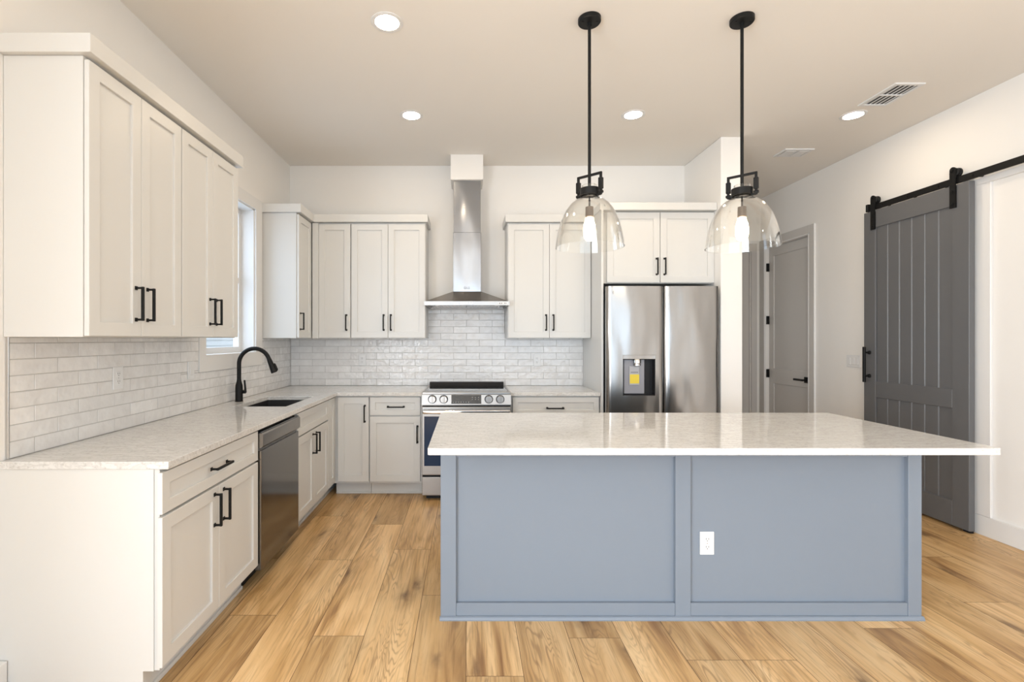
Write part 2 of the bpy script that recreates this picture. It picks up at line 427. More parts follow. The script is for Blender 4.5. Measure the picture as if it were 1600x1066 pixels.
# window over the sink
def build_window():
    b = NB()                                                # casing round the opening, on the wall face
    ou0, ou1, oz0, oz1 = 3.21, 4.185, 1.16, 2.56
    cells(b, [ou0, WY0, WY1, ou1], [oz0, WZ0, WZ1, oz1], lambda i, j: not (i == 1 and j == 1), 0, 0.018, lambda u, v, w: (WL+w, u, v))
    win = struct('window_1', b, M['trim'])
    b = NB()
    x0, x1 = WL-0.150, WL-0.105
    cells(b, [WY0, WY0+0.05, WY1-0.05, WY1], [WZ0, WZ0+0.055, WZ1-0.05, WZ1], lambda i, j: not (i == 1 and j == 1), 0, x1-x0, lambda u, v, w: (x0+w, u, v))
    zc = (WZ0+WZ1)/2; box(b, x0+0.006, x1+0.006, WY0+0.05, WY1-0.05, zc-0.022, zc+0.022, 0.003)
    obj('window_sash', b, M['plastic'], win)
    b = NB(); box(b, WL-0.132, WL-0.126, WY0+0.048, WY1-0.048, WZ0+0.05, WZ1-0.048); obj('window_pane', b, M['pane'], win)
    b = NB(); box(b, WL-0.108, WL-0.09, 3.385, 3.395, WZ0+0.03, WZ0+0.065, 0.002); box(b, WL-0.096, WL-0.088, 3.37, 3.41, WZ0+0.052, WZ0+0.060, 0.002)
    obj('window_latch', b, M['greyplastic'], win)
    b = NB()                                                # white returns lining the opening
    box(b, WL-0.17, WL+0.002, WY0-0.001, WY0+0.010, WZ0, WZ1); box(b, WL-0.17, WL+0.002, WY1-0.010, WY1+0.001, WZ0, WZ1)
    box(b, WL-0.17, WL+0.002, WY0, WY1, WZ1-0.010, WZ1+0.001); box(b, WL-0.17, WL+0.020, WY0, WY1, WZ0-0.001, WZ0+0.010)
    obj('window_jamb', b, M['trim'], win)
build_window()

# what shows through that window: the next house
def build_next_house():
    t = thing('house', 'white sided house seen through the window over the sink', 'house', (-7.2, 11.0, -0.2))
    b = NB()
    for k in range(26):
        z = -0.2 + k*0.13
        poly_prism(b, [(-6.0, 4.0, z), (-5.975, 4.0, z), (-6.0, 4.0, z+0.13)], (0, 15, 0))
    box(b, -8.5, -6.0, 4.0, 19.0, -0.2, 3.2)
    obj('siding', b, M['siding'], t)
    b = NB(); box(b, -6.03, -5.95, 12.55, 13.6, 0.9, 2.3, 0.01); obj('window_pane', b, M['blackglass'], t)
    b = NB(); poly_prism(b, [(-8.7, 3.8, 3.2), (-5.6, 3.8, 3.2), (-7.2, 3.8, 4.4)], (0, 15.4, 0)); obj('roof', b, M['slot'], t)
build_next_house()

# passage doors
def build_hall_doors():
    x = WR + 0.036                                          # the leaf sits back in its frame
    b = NB()
    us = [HD0+0.004, HD0+0.095, HD1-0.095, HD1-0.004]; vs = [0.012, 0.22, 0.85, 1.03, 2.375, HDZ-0.004]
    cells(b, us, vs, lambda i, j: not (i == 1 and j in (1, 3)), 0, 0.04, lambda u, v, w: (x+w, u, v))
    bevel_sharp(b, 0.004, 1)
    for z0, z1 in ((0.22, 0.85), (1.03, 2.375)): box(b, x+0.012, x+0.03, us[1], us[2], z0, z1)
    d1 = struct('door_1', b, M['hall'])
    b = NB()
    box(b, WR-0.018, WR, HD0-0.085, HD0-0.012, 0, HDZ+0.10, 0.002); box(b, WR-0.018, WR, HD1+0.012, HALL-0.002, 0, HDZ+0.10, 0.002)
    box(b, WR-0.018, WR, HD0-0.0118, HD1+0.0118, HDZ+0.012, HDZ+0.10, 0.002)
    obj('door_casing', b, M['hall'], d1)
    b = NB(); box(b, WR-0.020, WR+0.10, HD1+0.0005, HD1+0.012, 0, HDZ); box(b, WR-0.020, WR+0.10, HD0-0.012, HD0-0.0005, 0, HDZ); box(b, WR-0.02, WR+0.10, HD0, HD1, HDZ+0.0005, HDZ+0.012)
    box(b, WR-0.0185, WR-0.0002, HD0-0.09, HD0-0.0852, 0, HDZ+0.10)  # white strip paints the daylight caught by the grey casing's near edge
    obj('door_jamb_and_lit_edge', b, M['trim'], d1)
    for z in (2.25, 1.61, 0.965, 0.25):
        b = NB(); box(b, x-0.034, x+0.002, HD1-0.014, HD1-0.002, z-0.05, z+0.05, 0.003); obj('hinge', b, M['black'], d1)
    b = NB(); box(b, x-0.012, x, HD0+0.055, HD0+0.125, 0.903, 0.968, 0.003); tube(b, [(x-0.01, HD0+0.09, 0.935), (x-0.055, HD0+0.09, 0.935)], 0.010, 12)
    box(b, x-0.066, x-0.048, HD0+0.078, HD0+0.225, 0.924, 0.946, 0.004)
    obj('door_handle', b, M['black'], d1)
    b = NB()
    cells(b, [2.625, 2.73, 3.39, 3.495], [0.012, 0.22, 0.85, 1.03, 2.36, 2.455], lambda i, j: not (i == 1 and j in (1, 3)), 0, 0.04, lambda u, v, w: (u, HALL+0.02+w, v))
    for z0, z1 in ((0.22, 0.85), (1.03, 2.36)): box(b, 2.73, 3.39, HALL+0.03, HALL+0.05, z0, z1)
    d2 = struct('door_2', b, M['hall'])
    b = NB(); box(b, 3.505, 3.575, HALL-0.018, HALL, 0, 2.56, 0.002); box(b, 2.545, 2.615, HALL-0.018, HALL, 0, 2.56, 0.002); box(b, 2.6152, 3.5048, HALL-0.018, HALL, 2.465, 2.56, 0.002)
    obj('door_casing', b, M['hall'], d2)
build_hall_doors()

# ================================================================ tiles
def tile_run(F, name, label, u0, u1, z0, z1, pitch, rowh, first, hood=None, w=0.010, holes=()):
    bm = NB(); lay = bm.loops.layers.color.new('plank'); g = 0.0008
    def one(a, bb, c, d):
        for h0, h1, h2 in holes:                             # tiles stop at the window casing
            if d > h2 + 0.002 and bb > h0 and a < h1:
                if c < h2 - 0.006: one(a, bb, c, h2 - 0.0008)
                if a < h0 - 0.008 and c >= h2 - 0.006: one(a, h0 - 0.0008, c, d)
                elif a < h0 - 0.008: one(a, h0 - 0.0008, h2 + 0.0008, d)
                if bb > h1 + 0.008: one(h1 + 0.0008, bb, max(c, h2 + 0.0008), d)
                return
        if bb-a < 0.008 or d-c < 0.006: return
        col = (random.random(), random.random(), random.random(), 1); e = 0.002
        dw = [random.uniform(-0.0009, 0.0009) for _ in range(4)]
        back = [bm.verts.new(F.pt(u, 0.002, z)) for u, z in ((a,c),(bb,c),(bb,d),(a,d))]
        mid = [bm.verts.new(F.pt(u, w-0.0025, z)) for u, z in ((a,c),(bb,c),(bb,d),(a,d))]
        fr = [bm.verts.new(F.pt(u, w+dw[i], z)) for i, (u, z) in enumerate(((a+e,c+e),(bb-e,c+e),(bb-e,d-e),(a+e,d-e)))]
        fs = [bm.faces.new(fr)]
        for p, q in ((back, mid), (mid, fr)):
            for i in range(4): fs.append(bm.faces.new((p[i], p[(i+1)%4], q[(i+1)%4], q[i])))
        for f in fs:
            for lp in f.loops: lp[lay] = col
    row, z = 0, z0
    ztop = max(z1, hood[2]) if hood else z1
    while z < ztop - 0.004:
        za, zb = z + g, min(z + rowh, ztop) - g
        lo, hi = (u0, u1) if z < z1 - 0.003 else (hood[0], hood[1])
        if z < z1 - 0.003 and hood is None: zb = min(zb, z1 - g)
        u = first + (pitch/2 if row % 2 else 0) - pitch*40
        while u < hi:
            a, bb = max(u, lo) + g, min(u + pitch, hi) - g
            if bb > a: one(a, bb, za, zb)
            u += pitch
        z += rowh; row += 1
    t = obj(name, bm, M['tile'])
    tag(t, label, 'backsplash')
    b = NB()
    if holes:
        (h0, h1, h2), = holes
        F.box(b, u0, h0, 0.0006, 0.0086, z0, z1); F.box(b, h1, u1, 0.0006, 0.0086, z0, z1); F.box(b, h0, h1, 0.0006, 0.0086, z0, h2)
    else: F.box(b, u0, u1, 0.0006, 0.0086, z0, z1)
    if hood: F.box(b, hood[0], hood[1], 0.0006, 0.0086, z1, hood[2])
    obj('grout', b, M['grout'], t)
    return t
tl = tile_run(LF, 'tile_backsplash', 'white glazed subway tiles on the wall behind the sink counter', 1.885, 4.88, CT+0.001, 1.388, 0.226, 0.0642, 1.996, holes=((3.209, 4.186, 1.159),))
b = NB(); LF.box(b, 1.878, 1.884, 0.001, 0.0125, CT+0.001, 1.389, 0.001); obj('edge_trim', b, M['steel'], tl)
tile_run(BF, 'tile_backsplash', 'white glazed subway tiles behind the range and under the hood', WL+0.012, 1.156, CT+0.001, 1.388, 0.2575, 0.0655, -0.40, hood=(-0.41, 0.368, 1.675))

# ================================================================ cabinets
DT = 0.020                                                  # door thickness
def shaker(F, u0, u1, w, z0, z1, st=0.057):
    """a framed door or drawer front, its back at depth w"""
    b = NB(); st = min(st, (z1-z0)*0.30, (u1-u0)*0.30)
    cells(b, [u0, u0+st, u1-st, u1], [z0, z0+st, z1-st, z1], lambda i, j: not (i == 1 and j == 1), w, w+DT, lambda u, v, q: F.pt(u, q, v))
    bevel_sharp(b, 0.0022, 2)
    F.box(b, u0+st-0.004, u1-st+0.004, w+0.002, w+DT-0.0105, z0+st-0.004, z1-st+0.004)
    return b
def pull(F, u, w, z, length=0.15, vertical=True):
    """black square bar pull on two flared feet"""
    b = NB(); h = length/2; so = 0.036; t = 0.0055
    for s in (-1, 1):
        du, dz = (0, s*(h-t)) if vertical else (s*(h-t), 0)
        F.box(b, u+du-0.0085, u+du+0.0085, w, w+0.004, z+dz-0.0085, z+dz+0.0085, 0.0015)
        F.box(b, u+du-0.0045, u+du+0.0045, w, w+so-0.002, z+dz-0.0045, z+dz+0.0045, 0.001)
    if vertical: F.box(b, u-t, u+t, w+so-0.011, w+so, z-h, z+h, 0.002, 2)
    else: F.box(b, u-h, u+h, w+so-0.011, w+so, z-t, z+t, 0.002, 2)
    return b
def add_door(F, cab, u0, u1, w, z0, z1, hu=None, hz=None, vert=True, name='door', st=0.057):
    d = obj(name, shaker(F, u0, u1, w, z0, z1, st), M['cab'], cab)
    if hu is not None: obj('handle', pull(F, hu, w+DT, hz, 0.15 if vert else 0.15, vert), M['black'], d)
    return d
G = 0.0015
def upper(F, label, u0, u1, w, z0, z1, doors, group, loc_u=None):
    p = F.pt((u0+u1)/2, 0, z0); cab = thing('wall_cabinet', label, 'cabinet', p, group)
    b = NB(); F.box(b, u0, u1, 0.001, w, z0, z1, 0.0015); obj('body', b, M['cab'], cab)
    for (a, c, hu) in doors: add_door(F, cab, a+G, c-G, w+0.0015, z0+0.004, z1-0.014, hu, z0+0.147)
    return cab
UZ0, UZ1, UW = 1.388, 2.472, 0.3065
upper(LF, 'tall white two-door wall cabinet over the open end of the sink counter', 1.87, 2.482, UW, UZ0, UZ1, [(1.872, 2.176, 2.138), (2.176, 2.480, 2.214)], 'white wall cabinets')
upper(LF, 'tall white two-door wall cabinet whose far side meets the window', 2.484, 3.092, UW, UZ0, UZ1, [(2.485, 2.787, 2.752), (2.787, 3.091, 2.822)], 'white wall cabinets')
# corner cabinet on the window wall and the three doors beside it
upper(LF, 'narrow white single-door wall cabinet in the corner past the window', 4.20, D-0.001, UW, UZ0, UZ1, [(4.203, 4.535, 4.235)], 'white wall cabinets')
bx = lambda px, p=167.0: (px-VX)/p
cab = upper(BF, 'white single-door wall cabinet beside the corner, its pull low on the door edge', -1.445, bx(547.7), UW, UZ0, UZ1, [(bx(497.5), bx(547.2), bx(541.2))], 'white wall cabinets')
b = NB(); BF.box(b, -1.4585, bx(497.3), UW-0.01, UW+0.0195, UZ0+0.001, UZ1-0.002, 0.001); obj('filler', b, M['cab'], cab)
upper(BF, 'white two-door wall cabinet left of the range hood', bx(548), bx(665), UW, UZ0, UZ1, [(bx(548.5), bx(606), bx(599.5)), (bx(606), bx(664.3), bx(610.7))], 'white wall cabinets')
upper(BF, 'white two-door wall cabinet between the range hood and the refrigerator', bx(793), 1.1555, UW, UZ0, UZ1, [(bx(793.8), bx(858.7), bx(853.2)), (bx(858.7), 1.153, bx(864.6))], 'white wall cabinets')

# crown boards
CZ0, CZ1, CW = 2.473, 2.546, 0.352
def crown(label, boxes, loc):
    b = NB()
    for q in boxes: box(b, *q, 0.0015)
    o = obj('crown_moulding', b, M['cab'], loc=loc); tag(o, label, 'moulding', 'crown boards on the cabinets'); return o
crown('flat white crown board over the two cabinets nearest the camera', [(WL+0.001, WL+CW, 1.848, 3.112, CZ0, CZ1)], (WL, 2.48, CZ0))
crown('flat white crown board turning the corner past the window, ending by the hood', [(WL+0.001, WL+CW, 4.178, D-0.002, CZ0, CZ1), (WL+CW-0.02, bx(668.5), D-CW, D-0.002, CZ0, CZ1-0.002)], (WL, 4.5, CZ0))
crown('flat white crown board from the hood to the refrigerator panel', [(0.350, 1.155, D-CW, D-0.001, CZ0, CZ1-0.002)], (0.75, D, CZ0))
crown('flat white crown board over the refrigerator cabinet', [(1.152, 2.172, D-0.645, D-0.001, 2.507, 2.572)], (1.66, D, 2.507))

# base cabinets
BZ0, BZ1, BW = 0.112, 0.883, 0.6085
def base_cab(F, name, label, u0, u1, hollow=False, toe=True, side_to_floor=False):
    cab = thing(name, label, 'cabinet', F.pt((u0+u1)/2, 0, 0), 'white base cabinets'); b = NB()
    if hollow:
        for a, c in ((u0, u0+0.018), (u1-0.018, u1)): F.box(b, a, c, 0.002, BW, BZ0, BZ1)
        F.box(b, u0, u1, BW-0.02, BW, BZ0, 0.66); F.box(b, u0, u1, BW-0.012, BW, 0.66, BZ1); F.box(b, u0, u1, 0.002, BW, BZ0, BZ0+0.018)
    else: F.box(b, u0, u1, 0.002, BW, BZ0, BZ1, 0.0015)
    obj('body', b, M['cab'], cab)
    if side_to_floor:
        b = NB(); poly_prism(b, [F.pt(u0-0.005, 0.001, 0), F.pt(u0-0.005, 0.548, 0), F.pt(u0-0.005, 0.548, BZ0), F.pt(u0-0.005, BW-0.02, BZ0), F.pt(u0-0.005, BW-0.02, BZ1), F.pt(u0-0.005, 0.001, BZ1)], (0, 0.026, 0))
        obj('end_panel', b, M['cab'], cab)
    b = NB(); F.box(b, u0+(0.021 if side_to_floor else 0), u1, 0.49, 0.535, 0.0, BZ0); F.box(b, u0+(0.021 if side_to_floor else 0), u1, 0.53, 0.546, 0.0, 0.02, 0.005, 2); obj('toe_kick', b, M['cab'], cab)
    return cab
DZ0, DZ1, RZ0, RZ1 = 0.132, 0.702, 0.713, 0.872
FW = BW+0.0015
c1 = base_cab(LF, 'base_cabinet', 'white base cabinet with drawer and two doors at the open counter end', 1.86, 2.686, side_to_floor=True)
add_door(LF, c1, 1.842, 2.683, FW, RZ0, RZ1, 2.262, 0.793, False, 'drawer')
add_door(LF, c1, 1.842, 2.261, FW, DZ0, DZ1, 2.221, 0.60); add_door(LF, c1, 2.264, 2.683, FW, DZ0, DZ1, 2.304, 0.60)
c2 = base_cab(LF, 'base_cabinet', 'white two-door base cabinet under the sink, just past the dishwasher', 3.294, 4.04, hollow=True)
add_door(LF, c2, 3.297, 4.036, FW, RZ0, RZ1, None, None, False, 'false_drawer_front')
add_door(LF, c2, 3.297, 3.665, FW, DZ0, DZ1, 3.628, 0.60); add_door(LF, c2, 3.668, 4.036, FW, DZ0, DZ1, 3.705, 0.60)
c3 = base_cab(LF, 'base_cabinet', 'white blind corner base cabinet with one narrow plain front', 4.042, D-0.002)
add_door(LF, c3, 4.045, 4.238, FW, DZ0, RZ1, None, None)
bp = lambda px: (px-VX)/178.8
cx = WL+0.612
c4 = base_cab(BF, 'base_cabinet', 'white full-height single-door base cabinet in the inner counter corner', cx, bp(576.7))
add_door(BF, c4, bp(527.5), bp(576), FW, DZ0, RZ1, bp(570), 0.728)
c5 = base_cab(BF, 'base_cabinet', 'white base cabinet with one drawer and one door beside the range', bp(577.2), -0.40)
add_door(BF, c5, bp(577.8), -0.416, FW, RZ0, RZ1, bp(618.5), 0.788, False, 'drawer'); add_door(BF, c5, bp(577.8), -0.416, FW, DZ0, DZ1, bp(652), 0.548)
c6 = base_cab(BF, 'base_cabinet', 'white base cabinet between range and refrigerator, mostly hidden by the island', 0.376, 1.154)
add_door(BF, c6, bp(801), bp(936.2), FW, RZ0, RZ1, bp(867.5), 0.777, False, 'drawer')
add_door(BF, c6, bp(801), bp(868), FW, DZ0, DZ1, bp(862), 0.60); add_door(BF, c6, bp(869), bp(936.2), FW, DZ0, DZ1, bp(875), 0.60)

# cabinet over the refrigerator with its tall side panel
def build_fridge_cab():
    cab = thing('refrigerator_cabinet', 'white two-door cabinet above the refrigerator with a tall side panel', 'cabinet', (1.66, D-0.3, 1.875))
    w = D-4.31
    b = NB(); BF.box(b, 1.178, 2.172, 0.001, w, 1.872, 2.506, 0.0015); obj('body', b, M['cab'], cab)
    b = NB(); BF.box(b, 1.157, 1.177, 0.001, D-4.22, 0, 2.506, 0.0015); obj('side_panel', b, M['cab'], cab)
    p = 177.0; X = lambda px: (px-VX)/p
    add_door(BF, cab, X(948.2), X(1030.8), w+0.0015, 1.878, 2.498, X(1025.6), 2.02)
    add_door(BF, cab, X(1031.6), X(1115.6), w+0.0015, 1.878, 2.498, X(1037.7), 2.02)
build_fridge_cab()

# ================================================================ worktops and sink
SX0, SX1, SY0, SY1 = -1.625, -1.258, 3.36, 3.955
def build_worktops():
    b = NB(); xf = -1.138; yb = D-0.652
    xs = [WL+0.002, SX0, SX1, xf, -0.398]; ys = [1.848, SY0, SY1, yb, D-0.002]
    cells(b, xs, ys, lambda i, j: (i < 3 or j == 3) and not (i == 1 and j == 1), 0.884, CT, lambda u, v, w: (u, v, w))
    bevel_sharp(b, 0.0025, 2)
    tag(obj('worktop', b, M['quartz'], loc=(xf, yb, 0.884)), 'pale veined quartz worktop turning the corner with the sink cut into it', 'countertop')
    b = NB(); box(b, 0.374, 1.155, yb, D-0.002, 0.884, CT, 0.0025, 2)
    tag(obj('worktop', b, M['quartz'], loc=(0.76, 4.55, 0.884)), 'short pale quartz worktop between range and refrigerator', 'countertop')
    t = thing('sink', 'black undermount sink let into the pale corner worktop', 'sink', (-1.44, 3.66, 0.66))
    b = NB(); e = 0.012; zb = 0.67; zt = 0.883
    box(b, SX0-e, SX0, SY0-e, SY1+e, zb, zt); box(b, SX1, SX1+e, SY0-e, SY1+e, zb, zt)
    box(b, SX0, SX1, SY0-e, SY0, zb, zt); box(b, SX0, SX1, SY1, SY1+e, zb, zt); box(b, SX0-e, SX1+e, SY0-e, SY1+e, zb-e, zb)
    obj('bowl', b, M['sink'], t)
    b = NB(); lathe(b, (-1.44, 3.66, zb), [(0.0, 0.004), (0.03, 0.004), (0.045, 0.006), (0.05, 0.0005)], 32); obj('drain', b, M['steel'], t, True)
build_worktops()

def build_faucet():
    fx, fy = -1.712, 3.64
    t = thing('faucet', 'tall black gooseneck faucet standing behind the sink', 'faucet', (fx, fy, CT))
    b = NB(); lathe(b, (fx, fy, CT), [(0.029, 0), (0.029, 0.004), (0.0265, 0.006), (0.0265, 0.105), (0.025, 0.122), (0.017, 0.150), (0.0155, 0.165)], 32)
    obj('body', b, M['black'], t, True)
    b = NB(); pts = [(fx, fy, CT+0.155), (fx, fy, CT+0.275)]; r = 0.115; cz = CT+0.280
    for k in range(0, 23):
        a = PI - k*(PI-0.32)/22; pts.append((fx+r+r*math.cos(a), fy, cz+r*math.sin(a)))
    tube(b, pts, 0.0152, 20); obj('spout', b, M['black'], t, True)
    ex, ey, ez = pts[-1]; d = Vector(pts[-1])-Vector(pts[-2]); d.normalize()
    b = NB(); E = Vector(pts[-1]); tube(b, [E-d*0.005, E+d*0.012, E+d*0.05, E+d*0.105, E+d*0.108], [0.0155, 0.0175, 0.0195, 0.0235, 0.021], 24)
    sh = obj('spray_head', b, M['black'], t, True)
    b = NB(); q = E+d*0.07+Vector((0.024, 0, 0.006)); tube(b, [q-d*0.03, q-d*0.02, q+d*0.02, q+d*0.03], [0.004, 0.0085, 0.0095, 0.005], 12); obj('spray_button', b, M['black'], sh, True)
    b = NB(); tube(b, [(fx+0.02, fy+0.01, CT+0.07), (fx+0.045, fy+0.014, CT+0.07)], [0.013, 0.013], 16); tube(b, [(fx+0.040, fy+0.014, CT+0.065), (fx+0.040, fy+0.014, CT+0.095), (fx+0.034, fy+0.014, CT+0.158)], [0.0105, 0.008, 0.0065], 12)
    obj('lever', b, M['black'], t, True)
build_faucet()

# ================================================================ appliances
def logo(F, parent, u, w, z, s):
    """round emblem and the two letters beside it"""
    b = NB(); c = F.pt(u, w, z)
    lathe(b, c, [(s*0.62, 0), (s*0.62, 0.0006), (s*0.45, 0.0006), (s*0.45, 0)], 24, 'y', True)
    F.box(b, u-s*0.12, u-s*0.02, w, w+0.0006, z-s*0.22, z+s*0.28); F.box(b, u-s*0.12, u+s*0.22, w, w+0.0006, z-s*0.30, z-s*0.20)
    lathe(b, F.pt(u-s*0.24, w, z+s*0.16), [(s*0.07, 0), (s*0.07, 0.0006)], 12, 'y')
    L = u+s*0.95; hh = s*0.5; k = s*0.16                     # L
    F.box(b, L, L+k, w, w+0.0006, z-hh, z+hh); F.box(b, L, L+s*0.6, w, w+0.0006, z-hh, z-hh+k)
    g = L+s*0.8                                             # G
    F.box(b, g, g+k, w, w+0.0006, z-hh, z+hh); F.box(b, g, g+s*0.72, w, w+0.0006, z-hh, z-hh+k); F.box(b, g, g+s*0.72, w, w+0.0006, z+hh-k, z+hh)
    F.box(b, g+s*0.72-k, g+s*0.72, w, w+0.0006, z-hh, z); F.box(b, g+s*0.36, g+s*0.72, w, w+0.0006, z-k/2, z+k/2)
    return obj('brand_emblem', b, M['logo'], parent)

def build_fridge():
    yf = 4.13; wf = D-yf; x0, x1, xs, zt = 1.184, 2.140, 1.674, 1.831
    t = thing('refrigerator', 'stainless side-by-side refrigerator with a water dispenser in one door', 'refrigerator', ((x0+x1)/2, 4.5, 0))
    b = NB(); BF.box(b, x0+0.004, x1-0.004, 0.03, wf-0.075, 0.02, zt-0.012, 0.004); obj('body', b, M['darkplastic'], t)
    b = NB(); BF.box(b, x0+0.02, x1-0.02, wf-0.12, wf-0.05, 0.0, 0.06); obj('kick_grille', b, M['darkplastic'], t)
    hu0, hu1, hz0, hz1 = (973.5-VX)/184, (1024-VX)/184, 0.900, 1.210
    def door(u0, u1, hole, label=None):
        b = NB(); n = 22; us = [u0 + (u1-u0)*k/n for k in range(n+1)]; zs = [0.062, zt]
        if hole: us = sorted(set([u for u in us if min(abs(u-hu0), abs(u-hu1)) > 0.006] + [hu0, hu1])); zs = [0.062, hz0, hz1, zt]
        def bulge(u):
            s = (u-u0)/(u1-u0); e = min(s, 1-s)
            return 0.012*(1-(2*s-1)**2) - 0.016*max(0.0, 1-e/0.045)**2
        cells(b, us, zs, lambda i, j: not (hole and j == 1 and us[i] >= hu0-1e-6 and us[i+1] <= hu1+1e-6), 0, 1,
              lambda u, v, w: BF.pt(u, (wf-0.070) if w == 0 else (wf-0.012+bulge(u)), v))
        return obj('door', b, M['fridge'], t, True)
    d1 = door(x0, xs-0.004, True); d2 = door(xs+0.004, x1, False)
    ds = NB(); wi = wf-0.055
    cells(ds, [hu0-0.0005, hu0+0.004, hu1-0.004, hu1+0.0005], [hz0-0.0005, hz0+0.004, hz1-0.004, hz1+0.0005], lambda i, j: not (i == 1 and j == 1), wi, wf-0.002, lambda u, v, w: BF.pt(u, w, v))
    BF.box(ds, hu0, hu1, wi-0.006, wi, hz0, hz1)
    dp = obj('dispenser', ds, M['darkplastic'], d1)
    b = NB(); a = (977-VX)/184; c = (1009.5-VX)/184; BF.box(b, a, c, wi, wi+0.016, 0.912, 1.205, 0.003); obj('back_panel', b, M['greyplastic'], dp)
    nx = (996-VX)/184
    b = NB(); lathe(b, BF.pt(nx, wi+0.038, 1.15), [(0.020, 0), (0.032, 0.006), (0.032, 0.016), (0.028, 0.018), (0.034, 0.024), (0.034, 0.05), (0.028, 0.062)], 28); obj('nozzle', b, M['chrome'], dp, True)
    b = NB(); BF.box(b, (985-VX)/184, (1001-VX)/184, wi+0.017, wi+0.024, 0.985, 1.148, 0.003); pd = obj('paddle', b, M['paper'], dp)
    b = NB(); BF.box(b, (986-VX)/184, (1000.5-VX)/184, wi+0.0245, wi+0.026, 1.000, 1.078); obj('sticker', b, M['yellow'], pd)
    b = NB()
    for z in (1.09, 1.098): BF.box(b, (987.5-VX)/184, (999-VX)/184, wi+0.0242, wi+0.0246, z, z+0.003)
    obj('sticker_print', b, M['logo'], pd)
    b = NB(); BF.box(b, hu0-0.004, hu1+0.004, wf-0.006, wf+0.0015, hz1, hz1+0.035, 0.002); obj('dispenser_controls', b, M['fridge'], dp)
    logo(BF, d1, (959.5-VX)/184, wf-0.0075, 1.38+(530-457)/184, 0.020)
build_fridge()

def build_range():
    p = 184.0; yf = 4.13; w = D-yf; X = lambda px: (px-VX)/p; Z = lambda py: H-(py-VY)/p
    x0, x1 = X(659), X(798.6); xm = (x0+x1)/2
    t = thing('range', 'stainless slide-in range with four knobs, standing under the hood', 'oven', (xm, 4.5, 0))
    b = NB(); BF.box(b, x0+0.002, x1-0.002, 0.03, w-0.05, 0.05, 0.905, 0.003); obj('body', b, M['darkplastic'], t)
    b = NB(); BF.box(b, x0+0.03, x1-0.03, 0.05, w-0.09, 0.0, 0.05); obj('plinth', b, M['darkplastic'], t)
    b = NB(); BF.box(b, x0, x1, 0.06, w-0.05, 0.905, 0.922, 0.004); obj('cooktop', b, M['blackglass'], t)
    b = NB(); BF.box(b, x0, x1, w-0.06, w-0.012, 0.905, 0.930, 0.005, 2); BF.box(b, x0, x0+0.02, 0.06, w-0.06, 0.905, 0.9245, 0.002); BF.box(b, x1-0.02, x1, 0.06, w-0.06, 0.905, 0.9245, 0.002)
    obj('cooktop_trim', b, M['steelx'], t)
    b = NB()
    poly_prism(b, [BF.pt(x0+0.015, 0.02, 0.905), BF.pt(x0+0.015, 0.10, 0.905), BF.pt(x0+0.015, 0.10, 0.922), BF.pt(x0+0.015, 0.085, 0.955), BF.pt(x0+0.015, 0.02, 0.955)], (x1-x0-0.03, 0, 0))
    obj('rear_guard', b, M['darkplastic'], t)
    b = NB(); zt, zb = 0.918, Z(633.5)
    poly_prism(b, [BF.pt(x0, w-0.06, zb), BF.pt(x0, w, zb), BF.pt(x0, w, zb+0.006), BF.pt(x0, w-0.018, zt), BF.pt(x0, w-0.06, zt)], (x1-x0, 0, 0))
    cp = obj('control_panel', b, M['steelx'], t)
    sl = lambda z: w - 0.018*(z-zb-0.006)/(zt-zb-0.006)
    for px in (675.3, 693.3, 763.8, 781.6):
        u, z = X(px), Z(624.2); b = NB(); wq = sl(z)
        lathe(b, BF.pt(u, wq-0.003, z), [(0.030, 0.004), (0.030, 0.006), (0.0305, 0.028), (0.028, 0.031), (0.0, 0.031)], 32, 'y')
        k = obj('knob', b, M['knob'], cp, True)
        b = NB(); lathe(b, BF.pt(u, wq-0.003, z), [(0.036, 0), (0.036, 0.008), (0.033, 0.010), (0.0, 0.010)], 32, 'y'); obj('bezel', b, M['darkplastic'], k, True)
        b = NB(); BF.box(b, u-0.006, u+0.006, wq+0.026, wq+0.036, z-0.028, z+0.028, 0.002); obj('grip', b, M['knob'], k)
    b = NB(); u0, u1, z0, z1 = X(705.2), X(752), Z(631.2), Z(617.5)
    poly_prism(b, [BF.pt(u0, sl(z0)-0.01, z0), BF.pt(u0, sl(z0)+0.002, z0), BF.pt(u0, sl(z1)+0.002, z1), BF.pt(u0, sl(z1)-0.01, z1)], (u1-u0, 0, 0)); ds = obj('display', b, M['blackglass'], cp)
    b = NB()
    marks = [(X(708.5)+k*0.0215, Z(628.6)) for k in range(7)] + [(X(738)+k*0.026, Z(621.5+3*r)) for r in range(2) for k in range(3)]
    b.free()
    for q, zz in marks:
        b = NB(); BF.box(b, q-0.003, q+0.003, sl(zz)+0.0018, sl(zz)+0.0026, zz-0.003, zz+0.003); obj('button_mark', b, M['digits'], ds)
    # oven door
    d0, d1 = 0.222, Z(636)
    b = NB(); BF.box(b, x0+0.001, x1-0.001, w-0.048, w-0.008, d0, d1, 0.004, 2); od = obj('oven_door', b, M['steelx'], t)
    b = NB(); BF.box(b, x0+0.020, x1-0.020, w-0.009, w-0.0065, 0.300, 0.722, 0.001); obj('door_window', b, M['ovenglass'], od)
    b = NB()
    for u in (x0+0.035, x1-0.035): BF.box(b, u-0.012, u+0.012, w-0.01, w+0.030, 0.750, 0.778, 0.003)
    BF.box(b, x0+0.008, x1-0.008, w+0.014, w+0.040, 0.748, 0.782, 0.009, 3); obj('handle', b, M['chrome'], od, True)
    b = NB(); BF.box(b, x0+0.001, x1-0.001, w-0.048, w-0.010, 0.048, 0.205, 0.004, 2); obj('storage_drawer', b, M['steelx'], t)
build_range()

